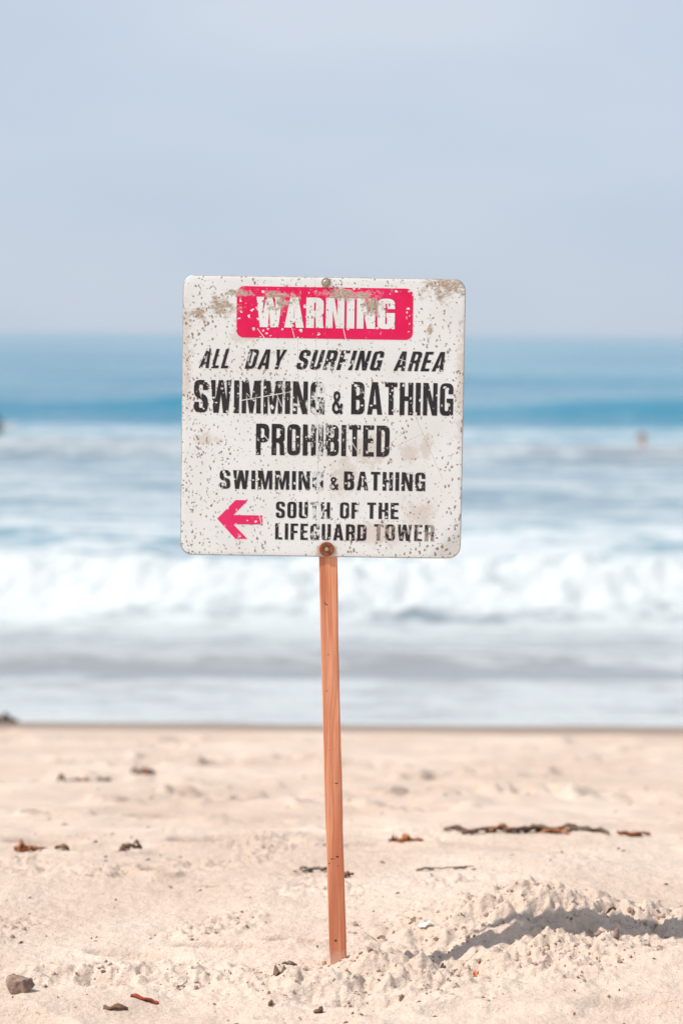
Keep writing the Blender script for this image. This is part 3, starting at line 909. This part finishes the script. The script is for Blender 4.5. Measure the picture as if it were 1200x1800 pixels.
# ------------------------------------------------------------------ wrack, stones and small litter on the sand
def tube(path, rads, seg=6):
    vv, ff = [], []
    n = len(path)
    for i in range(n):
        p = Vector(path[i]); t = (Vector(path[min(n - 1, i + 1)]) - Vector(path[max(0, i - 1)])).normalized()
        a = t.cross(Vector((0, 0, 1)))
        if a.length < 1e-4: a = Vector((1, 0, 0))
        a.normalize(); b = t.cross(a)
        for s in range(seg):
            g = 2 * math.pi * s / seg
            vv.append(p + (a * math.cos(g) + b * math.sin(g)) * rads[i])
    for i in range(n - 1):
        for s in range(seg):
            a = i * seg + s; b = i * seg + (s + 1) % seg
            ff.append((a, b, b + seg, a + seg))
    ff.append(tuple(range(seg))[::-1]); ff.append(tuple(range((n - 1) * seg, n * seg)))
    return vv, ff

def blade(L, W, curl, rnd, lift=0.02):
    """a crinkled strap of weed lying along +x, with real thickness"""
    n = 12
    vv, ff = [], []
    ph = rnd.uniform(0, 6)
    side = 0.0
    for i in range(n + 1):
        t = i / n
        w = W * (0.35 + 0.65 * math.sin(math.pi * min(1, t * 0.9 + 0.08))) * (1 - 0.75 * t ** 4)
        side = curl * L * t * t
        zc = lift * math.sin(math.pi * t) * (0.6 + 0.4 * math.sin(5 * t + ph))
        for k, off in enumerate((-1, -0.35, 0.35, 1)):
            zq = zc + 0.25 * W * math.sin(9 * t + ph + k * 1.9)
            vv.append((t * L, side + off * w / 2, zq + 0.0015))
    m = len(vv)
    vv += [(a, b, c - 0.003) for (a, b, c) in vv]
    for i in range(n):
        for k in range(3):
            a = i * 4 + k
            ff.append((a, a + 1, a + 5, a + 4)); ff.append((m + a, m + a + 4, m + a + 5, m + a + 1))
        for k in (0, 3):
            a = i * 4 + k
            ff.append((a, a + 4, m + a + 4, m + a) if k == 0 else (a, m + a, m + a + 4, a + 4))
    return vv, ff

def ground_follow(root_xy, verts, rot, dz=0.0):
    """verts relative to root, each raised by the ground's own height there"""
    c, s = math.cos(rot), math.sin(rot)
    v = np.array([tuple(q) for q in verts])
    X_ = v[:, 0] * c - v[:, 1] * s; Y_ = v[:, 0] * s + v[:, 1] * c
    Zg = ground_h(X_ + root_xy[0], Y_ + root_xy[1]) - gh(*root_xy)
    return np.stack([X_, Y_, v[:, 2] + Zg + dz], -1).tolist()

def kelp(xy, L, rot, mats, label, nb=4, seed=0, W=0.035, stem_r=0.006, pile=0.03, group=None):
    rnd = random.Random(seed)
    e = empty('kelp', (xy[0], xy[1], gh(*xy)))
    tag(e, label, 'seaweed', group)
    n = 16
    path = [((i / n - 0.5) * L, 0.06 * L * math.sin(i * 0.9 + seed), 0.006 + pile * 0.6 * max(0, math.sin(math.pi * i / n)) * rnd.uniform(0.3, 1)) for i in range(n + 1)]
    vv, ff = tube(path, [stem_r * (1 - 0.6 * abs(i / n - 0.4)) for i in range(n + 1)])
    mesh_obj('stem', ground_follow(xy, vv, rot), ff, mats[0], e, True)
    for k in range(nb):
        t = (k + rnd.uniform(0.1, 0.9)) / nb - 0.5
        vv, ff = blade(L * rnd.uniform(0.22, 0.42), W * rnd.uniform(0.6, 1.2), rnd.uniform(-0.5, 0.5), rnd, pile * rnd.uniform(0.5, 1.3))
        a = rnd.uniform(-0.5, 0.5) + (math.pi if rnd.random() < 0.4 else 0)
        ca, sa = math.cos(a), math.sin(a)
        vv = [(t * L + p[0] * ca - p[1] * sa, p[0] * sa + p[1] * ca + rnd.uniform(-0.001, 0.001), p[2] + 0.004) for p in vv]
        mesh_obj('blade', ground_follow(xy, vv, rot), ff, mats[k % len(mats)], e, True)
    return e

K, KO, KG = M['kelp'], M['kelp_o'], M['kelp_g']
kelp((0.525, 7.0), 0.33, -0.03, [K, KO, K, KG], 'long dark heap of dried kelp lying right of the stake', 8, 11, 0.024, 0.006, 0.02)
kelp((0.19, 6.86), 0.09, 0.1, [KO, KO], 'short amber piece of kelp just right of the stake', 3, 12, 0.03, 0.008, 0.02)
kelp((-0.86, 6.66), 0.09, 0.0, [KO, KO], 'amber piece of kelp at the left edge of the sand', 3, 13, 0.03, 0.008, 0.02)
kelp((-0.70, 6.66), 0.13, -0.2, [K, K, KO, KG], 'dark tangled clump of kelp left of the stake', 6, 14, 0.022, 0.006, 0.018)
kelp((-0.595, 6.71), 0.07, 0.3, [K, KO], 'small bent brown piece of kelp beside the dark clump', 3, 15, 0.02, 0.006, 0.018)
kelp((-0.045, 6.26), 0.10, 0.05, [M['stick'], K], 'grey brown shred of weed half hidden behind the stake', 3, 16, 0.014, 0.005, 0.012)
kelp((0.018, 6.12), 0.04, 0.0, [KO, K], 'tiny brown curl of weed touching the right side of the stake', 2, 17, 0.018, 0.005, 0.012)
kelp((0.29, 6.22), 0.12, 0.0, [M['stick'], M['stick']], 'thin dark shred of weed in front of the long kelp heap', 2, 18, 0.008, 0.002, 0.003)
kelp((-0.985, 9.3), 0.16, 0.1, [K, KO, M['stick']], 'far brown scrap of kelp on the left, midway to the water', 4, 19, 0.05, 0.008, 0.03)
kelp((-0.80, 9.9), 0.08, 0.1, [K, KO], 'far small scrap of kelp beyond the left kelp clump', 3, 20, 0.04, 0.008, 0.02)
kelp((-2.30, 16.0), 0.26, 0.1, [K, K, KG], 'dark heap of kelp at the left end of the waterline', 6, 21, 0.09, 0.02, 0.09)
kelp((0.86, 6.98), 0.10, 0.2, [KO, K], 'brown scrap of kelp at the right edge of the sand', 2, 22, 0.025, 0.006, 0.01)

def stone(name, xy, size, mat, label, cat, seed, sink=0.35, rotz=0.0, tilt=0.0, flat=1.0):
    bm = bmesh.new()
    bmesh.ops.create_icosphere(bm, subdivisions=3, radius=1.0)
    rnd = random.Random(seed)
    cuts = [(Vector((rnd.gauss(0, 1), rnd.gauss(0, 1), rnd.gauss(0, 1))).normalized(), rnd.uniform(0.42, 0.72)) for _ in range(10)]
    for v in bm.verts:
        p = v.co.copy()
        for nrm, dd in cuts:
            q = p.dot(nrm)
            if q > dd: p -= nrm * (q - dd)
        nz = float(gnoise(np.array([p.x * 3 + seed]), np.array([p.y * 3 + p.z * 2]), seed)[0])
        v.co = p * (1 + 0.06 * nz)
        v.co.x *= size[0] / 2; v.co.y *= size[1] / 2; v.co.z *= size[2] / 2
    me = bpy.data.meshes.new(name); bm.to_mesh(me); bm.free()
    me.materials.append(mat)
    o = bpy.data.objects.new(name, me)
    o.location = (xy[0], xy[1], gh(*xy) + size[2] * (0.5 - sink))
    o.rotation_euler = (tilt, 0, rotz)
    link(o)
    return tag(o, label, cat)

stone('rock', (-0.668, 5.00), (0.064, 0.06, 0.066), M['rock'], 'angular brown grey rock half buried at the left edge of the foreground', 'rock', 31, 0.30, 0.5, 0.15)
stone('stone', (-0.474, 6.27), (0.045, 0.04, 0.045), M['shadelump'], 'pale grey lump standing in for footprint shade in the sand below the left kelp', 'stone', 32, 0.3)  # added lump, its grey stands in for shade in a footprint hollow
stone('stone', (0.622, 5.32), (0.020, 0.018, 0.03), M['rock'], 'small brown stone standing in the trough of the sand mound', 'stone', 33, 0.2)
stone('stone', (0.585, 5.37), (0.026, 0.018, 0.022), M['rock'], 'dark chip of stone on the mound just behind the standing brown stone', 'stone', 34, 0.2)

def scrap(name, xy, L, W, rot, mat, label, cat, seed, curl=0.3, lift=0.012, dz=0.002):
    rnd = random.Random(seed)
    vv, ff = blade(L, W, curl, rnd, lift)
    vv = [(p[0] - L / 2, p[1], p[2]) for p in vv]
    o = mesh_obj(name, ground_follow(xy, vv, rot, dz), ff, mat, None, True, (xy[0], xy[1], gh(*xy)))
    return tag(o, label, cat)

scrap('seaweed_scrap', (-0.400, 4.945), 0.062, 0.010, -0.15, M['redweed'], 'thin red scrap of seaweed on the sand, lower left', 'seaweed', 41, -0.1, 0.008)
scrap('seaweed_scrap', (-0.455, 4.868), 0.050, 0.012, -0.1, K, 'thin black curl of seaweed below the red scrap', 'seaweed', 42, 0.2, 0.006)
scrap('leaf', (0.218, 5.27), 0.040, 0.026, 2.2, K, 'dark brown curled leaf on the sand left of the mound', 'leaf', 43, 0.3, 0.022)
scrap('leaf', (-0.035, 4.845), 0.028, 0.018, 0.5, K, 'small dark curled leaf at the bottom, just left of the stake', 'leaf', 44, 0.5, 0.014)
scrap('leaf', (-0.135, 4.905), 0.022, 0.008, 0.9, K, 'tiny dark pointed leaf left of the bottom curled leaf', 'leaf', 45, 0.4, 0.008)
scrap('leaf', (-0.108, 5.225), 0.034, 0.016, -0.5, M['stick'], 'flat dark leaf in a hollow left of the stake foot', 'leaf', 46, 0.2, 0.006, 0.004)
scrap('leaf', (-0.128, 5.09), 0.030, 0.020, -0.7, K, 'crumpled dark leaf below the flat one, left of the stake foot', 'leaf', 47, 0.3, 0.012)
scrap('shell_sliver', (0.198, 5.43), 0.034, 0.005, -0.55, M['shell'], 'thin white sliver of shell on the sand right of the stake', 'shell', 48, 0.3, 0.010, 0.006)
scrap('plastic_chip', (0.300, 5.18), 0.016, 0.013, 1.9, M['orange'], 'tiny orange chip on the sand before the mound', 'chip', 49, 0.1, 0.008, 0.006)
scrap('leaf', (0.62, 5.50), 0.036, 0.014, -0.6, K, 'narrow brown leaf lying on the crest of the mound', 'leaf', 50, 0.2, 0.012)

def twig(xy, L, rot, r, mat, label, seed):
    rnd = random.Random(seed)
    n = 8
    path = [((i / n - 0.5) * L, L * 0.08 * math.sin(i * 0.8 + seed), r + 0.002 + L * 0.15 * (i / n)) for i in range(n + 1)]
    vv, ff = tube(path, [r * (1 - 0.5 * i / n) for i in range(n + 1)], 5)
    o = mesh_obj('twig', ground_follow(xy, vv, rot), ff, mat, None, True, (xy[0], xy[1], gh(*xy)))
    return tag(o, label, 'twig')
twig((-0.330, 5.085), 0.05, 1.2, 0.0012, M['stick'], 'short brown twig sticking out of the sand between rock and stake', 51)
twig((0.075, 5.42), 0.04, 2.3, 0.0009, M['stick'], 'fine dark twig on the sand just right of the stake', 52)
twig((0.030, 5.17), 0.025, 2.2, 0.0009, M['kelp_o'], 'tiny reddish twig at the foot of the stake', 53)
twig((0.27, 5.22), 0.07, 0.7, 0.0010, M['stick'], 'thin grey twig leaning beside the orange chip', 54)

# sand clods and crumbs: too many and small to count
def clods():
    r2 = np.random.default_rng(77)
    bm = bmesh.new(); bmesh.ops.create_icosphere(bm, subdivisions=1, radius=1.0)
    bv_ = np.array([v.co[:] for v in bm.verts]); bf_ = np.array([[v.index for v in f.verts] for f in bm.faces]); bm.free()
    px = r2.uniform(-0.95, 1.05, 26000); py = r2.uniform(4.55, 7.2, 26000)
    keep = r2.random(26000) < (0.04 + 0.40 * crumb_mask(px, py))
    px, py = px[keep], py[keep]
    n = len(px)
    s = 0.0010 + 0.0048 * r2.random(n) ** 4
    s *= 0.55 + 0.75 * crumb_mask(px, py)
    pz = ground_h(px, py)
    V = bv_[None] * (1 + 0.5 * (r2.random((n, len(bv_), 1)) - 0.5)) * s[:, None, None] * r2.uniform(0.65, 1.35, (n, 1, 3))
    V[:, :, 0] += px[:, None]; V[:, :, 1] += py[:, None]; V[:, :, 2] += (pz + 0.1 * s)[:, None]
    F = (bf_[None] + (np.arange(n) * len(bv_))[:, None, None]).reshape(-1, 3)
    me = bpy.data.meshes.new('sand_clods')
    me.from_pydata(V.reshape(-1, 3).tolist(), [], F.tolist())
    me.materials.append(M['sand']); me.update()
    me.polygons.foreach_set('use_smooth', [True] * len(me.polygons))
    o = link(bpy.data.objects.new('sand_clods', me))
    tag(o, 'small crumbs of sand strewn over the beach', kind='stuff')
clods()

def damp_clods():
    r2 = np.random.default_rng(78)
    bm = bmesh.new(); bmesh.ops.create_icosphere(bm, subdivisions=2, radius=1.0)
    bv_ = np.array([v.co[:] for v in bm.verts]); bf_ = np.array([[v.index for v in f.verts] for f in bm.faces]); bm.free()
    N_ = 12000
    px = r2.uniform(-0.8, 1.0, N_); py = r2.uniform(4.9, 5.75, N_)
    keep = r2.random(N_) < 0.20 * np.clip(crumb_mask(px, py) * (0.35 + 1.9 * sstep(-0.05, 0.45, fbm(px * 7, py * 7, 2, 717))), 0, 1)
    px, py = px[keep], py[keep]; n = len(px)
    s = 0.0016 + 0.0048 * r2.random(n) ** 3.0
    pz = ground_h(px, py)
    D = bv_[None] * s[:, None, None] * r2.uniform(0.6, 1.4, (n, 1, 3))
    q = bv_[None] * 2.3 + r2.uniform(0, 90, (n, 1, 3))
    D = D * (1 + 0.65 * fbm(q[..., 0] + q[..., 2], q[..., 1] - 0.6 * q[..., 2], 2, 719))[..., None]
    D[..., 0] += px[:, None]; D[..., 1] += py[:, None]; D[..., 2] += (pz + 0.15 * s)[:, None]
    F = (bf_[None] + (np.arange(n) * len(bv_))[:, None, None]).reshape(-1, 3)
    me = bpy.data.meshes.new('damp_clods')
    me.from_pydata(D.reshape(-1, 3).tolist(), [], F.tolist())
    me.materials.append(M['damp']); me.update()
    o = link(bpy.data.objects.new('damp_clods', me))
    tag(o, 'darker damp clods of sand on and around the mound', kind='stuff')
damp_clods()

def flecks():
    r2 = random.Random(99)
    vv, ff = [], []
    for k in range(260):
        yv = 4.7 + 5.5 * r2.random() ** 1.8
        xv = r2.uniform(-0.17, 0.19) * yv
        L = r2.uniform(0.003, 0.009) * (1 if yv < 6 else 1.5); W = L * r2.uniform(0.2, 0.5); a = r2.uniform(0, 3.1)
        zg = gh(xv, yv); c, s = math.cos(a), math.sin(a); b = len(vv)
        for (p, q, h) in ((-L, 0, 0.0), (0, -W, 0.001), (L, 0, 0.002), (0, W, 0.001), (0, 0, W + 0.002)):
            vv.append((xv + p * c - q * s, yv + p * s + q * c, zg + h))
        ff += [(b, b + 1, b + 4), (b + 1, b + 2, b + 4), (b + 2, b + 3, b + 4), (b + 3, b, b + 4)]
    o = mesh_obj('weed_crumbs', vv, ff, [K, KO, M['stick']])
    o.data.polygons.foreach_set('material_index', [(i // 4) % 3 for i in range(len(ff))])
    tag(o, 'tiny dry crumbs of weed strewn over the sand', kind='stuff')
flecks()

# ------------------------------------------------------------------ people far out in the water
def skin_body(name, joints, edges, mat, parent, loc, rotz=0):
    names = list(joints)
    me = bpy.data.meshes.new(name)
    me.from_pydata([joints[k][0] for k in names], [(names.index(a), names.index(b)) for a, b in edges], [])
    me.materials.append(mat)
    o = bpy.data.objects.new(name, me)
    o.location = loc; o.rotation_euler = (0, 0, rotz)
    link(o, parent)
    md = o.modifiers.new('skin', 'SKIN')
    md.use_smooth_shade = True
    for i, k in enumerate(names):
        r = joints[k][1]
        me.skin_vertices[0].data[i].radius = r if isinstance(r, tuple) else (r, r)
        me.skin_vertices[0].data[i].use_root = (k == 'pelvis')
    s = o.modifiers.new('subdivision', 'SUBSURF'); s.levels = 2; s.render_levels = 2
    return o

def ball(name, r, scale, loc, mat, parent, squash=0):
    bm = bmesh.new(); bmesh.ops.create_icosphere(bm, subdivisions=3, radius=r)
    for v in bm.verts:
        v.co = Vector((v.co.x * scale[0], v.co.y * scale[1], v.co.z * scale[2]))
        if squash and v.co.z < squash and v.co.y < 0.02: v.co *= 0.93
    me = bpy.data.meshes.new(name); bm.to_mesh(me); bm.free(); me.materials.append(mat)
    me.polygons.foreach_set('use_smooth', [True] * len(me.polygons))
    o = bpy.data.objects.new(name, me); o.location = loc
    return link(o, parent)

def person(loc, rotz, joints, edges, mat, label, head, suit=None):
    e = empty('person', loc); e.rotation_euler = (0, 0, rotz)
    tag(e, label, 'person')
    skin_body('body', joints, edges, mat, e, (0, 0, 0))
    h = Vector(head)
    ball('hair', 0.112, (0.86, 0.96, 1.0), h + Vector((0, 0.022, 0.028)), M['hair'], e)
    return e

# swimmer standing chest deep, facing the beach
J = dict(pelvis=((0, 0, -0.45), (0.15, 0.11)), waist=((0, 0, -0.25), (0.13, 0.10)), chest=((0, 0, 0.0), (0.16, 0.12)), shoulders=((0, 0.01, 0.10), (0.12, 0.085)),
         neck=((0, 0, 0.17), 0.055), jaw=((0, -0.02, 0.24), (0.062, 0.075)), crown=((0, 0, 0.33), (0.075, 0.09)), top=((0, 0, 0.40), 0.05),
         ls=((-0.19, 0.01, 0.09), 0.06), le=((-0.24, -0.06, -0.17), 0.045), lw=((-0.14, -0.24, -0.24), 0.032), lh=((-0.08, -0.30, -0.24), (0.04, 0.018)),
         rs=((0.19, 0.01, 0.09), 0.06), re=((0.26, -0.04, -0.17), 0.045), rw=((0.20, -0.22, -0.26), 0.032), rh=((0.15, -0.29, -0.26), (0.04, 0.018)))
ED = [('pelvis', 'waist'), ('waist', 'chest'), ('chest', 'shoulders'), ('shoulders', 'neck'), ('neck', 'jaw'), ('jaw', 'crown'), ('crown', 'top'),
      ('shoulders', 'ls'), ('ls', 'le'), ('le', 'lw'), ('lw', 'lh'), ('shoulders', 'rs'), ('rs', 're'), ('re', 'rw'), ('rw', 'rh')]
person((7.25, 58.5, SEA + 0.0), 0.15, J, ED, M['skin'], 'bare shouldered swimmer standing in the foam on the right', (0, 0, 0.33))

# surfer sitting astride a board, cut by the left edge
J2 = dict(pelvis=((0, 0, 0.10), (0.16, 0.14)), waist=((0.03, 0, 0.28), (0.13, 0.12)), chest=((0.09, 0, 0.46), (0.13, 0.17)), shoulders=((0.12, 0, 0.57), (0.09, 0.13)),
          neck=((0.15, 0, 0.65), 0.055), jaw=((0.19, 0, 0.71), (0.075, 0.062)), crown=((0.18, 0, 0.80), (0.09, 0.075)), top=((0.17, 0, 0.87), 0.05),
          ls=((0.12, 0.2, 0.55), 0.06), le=((0.26, 0.24, 0.34), 0.045), lw=((0.40, 0.12, 0.20), 0.032), lh=((0.48, 0.10, 0.17), (0.04, 0.02)),
          rs=((0.12, -0.2, 0.55), 0.06), re=((0.26, -0.24, 0.34), 0.045), rw=((0.40, -0.12, 0.20), 0.032), rh=((0.48, -0.10, 0.17), (0.04, 0.02)),
          lk=((0.36, 0.30, 0.05), 0.075), lf=((0.34, 0.34, -0.36), 0.05), rk=((0.36, -0.30, 0.05), 0.075), rf=((0.34, -0.34, -0.36), 0.05))
ED2 = ED + [('pelvis', 'lk'), ('lk', 'lf'), ('pelvis', 'rk'), ('rk', 'rf')]
person((-9.74, 66.0, SEA + 0.12), 0.0, J2, ED2, M['wetsuit'], 'surfer in a dark wetsuit sitting in the water, cut by the left edge', (0.19, 0, 0.80))

def surfboard():
    n = 24; vv, ff = [], []
    for i in range(n + 1):
        t = i / n * 2 - 1
        w = 0.27 * (1 - abs(t) ** 2.6) ** 0.6 + 0.004
        th = 0.035 * (1 - abs(t) ** 4) + 0.004
        zc = 0.12 * abs(t) ** 3
        for (a, b) in ((-1, 0), (-0.7, 0.8), (0, 1), (0.7, 0.8), (1, 0), (0.7, -0.8), (0, -1), (-0.7, -0.8)):
            vv.append((t * 0.98, a * w, zc + b * th))
    for i in range(n):
        for k in range(8):
            a = i * 8 + k; b = i * 8 + (k + 1) % 8
            ff.append((a, b, b + 8, a + 8))
    ff.append(tuple(range(8))[::-1]); ff.append(tuple(range(n * 8, n * 8 + 8)))
    o = mesh_obj('surfboard', vv, ff, M['surfboard'], None, True, (-9.80, 66.0, SEA + 0.12))
    o.rotation_euler = (0, -0.08, 0.0)
    tag(o, 'cream surfboard under the surfer at the left edge', 'surfboard')
surfboard()

# ------------------------------------------------------------------ sea haze: a shallow closed box of thin pale air
def haze():
    x0, x1, y0, y1, z0, z1 = -9600.0, 9600.0, -90.0, 12600.0, -7.5, 2.6
    vv = [(x0, y0, z0), (x1, y0, z0), (x1, y1, z0), (x0, y1, z0), (x0, y0, z1), (x1, y0, z1), (x1, y1, z1), (x0, y1, z1)]
    ff = [(0, 3, 2, 1), (4, 5, 6, 7), (0, 1, 5, 4), (1, 2, 6, 5), (2, 3, 7, 6), (3, 0, 4, 7)]
    g = NT('haze')
    v = g.n('ShaderNodeVolumePrincipled')
    v.inputs['Color'].default_value = (0.86, 0.93, 1.0, 1)
    v.inputs['Density'].default_value = 0.00012
    v.inputs['Anisotropy'].default_value = 0.1
    g.t.links.new(v.outputs[0], g.out.inputs['Volume'])
    o = mesh_obj('haze', vv, ff, g.m)
    tag(o, 'thin pale sea haze over the water', kind='stuff')
haze()
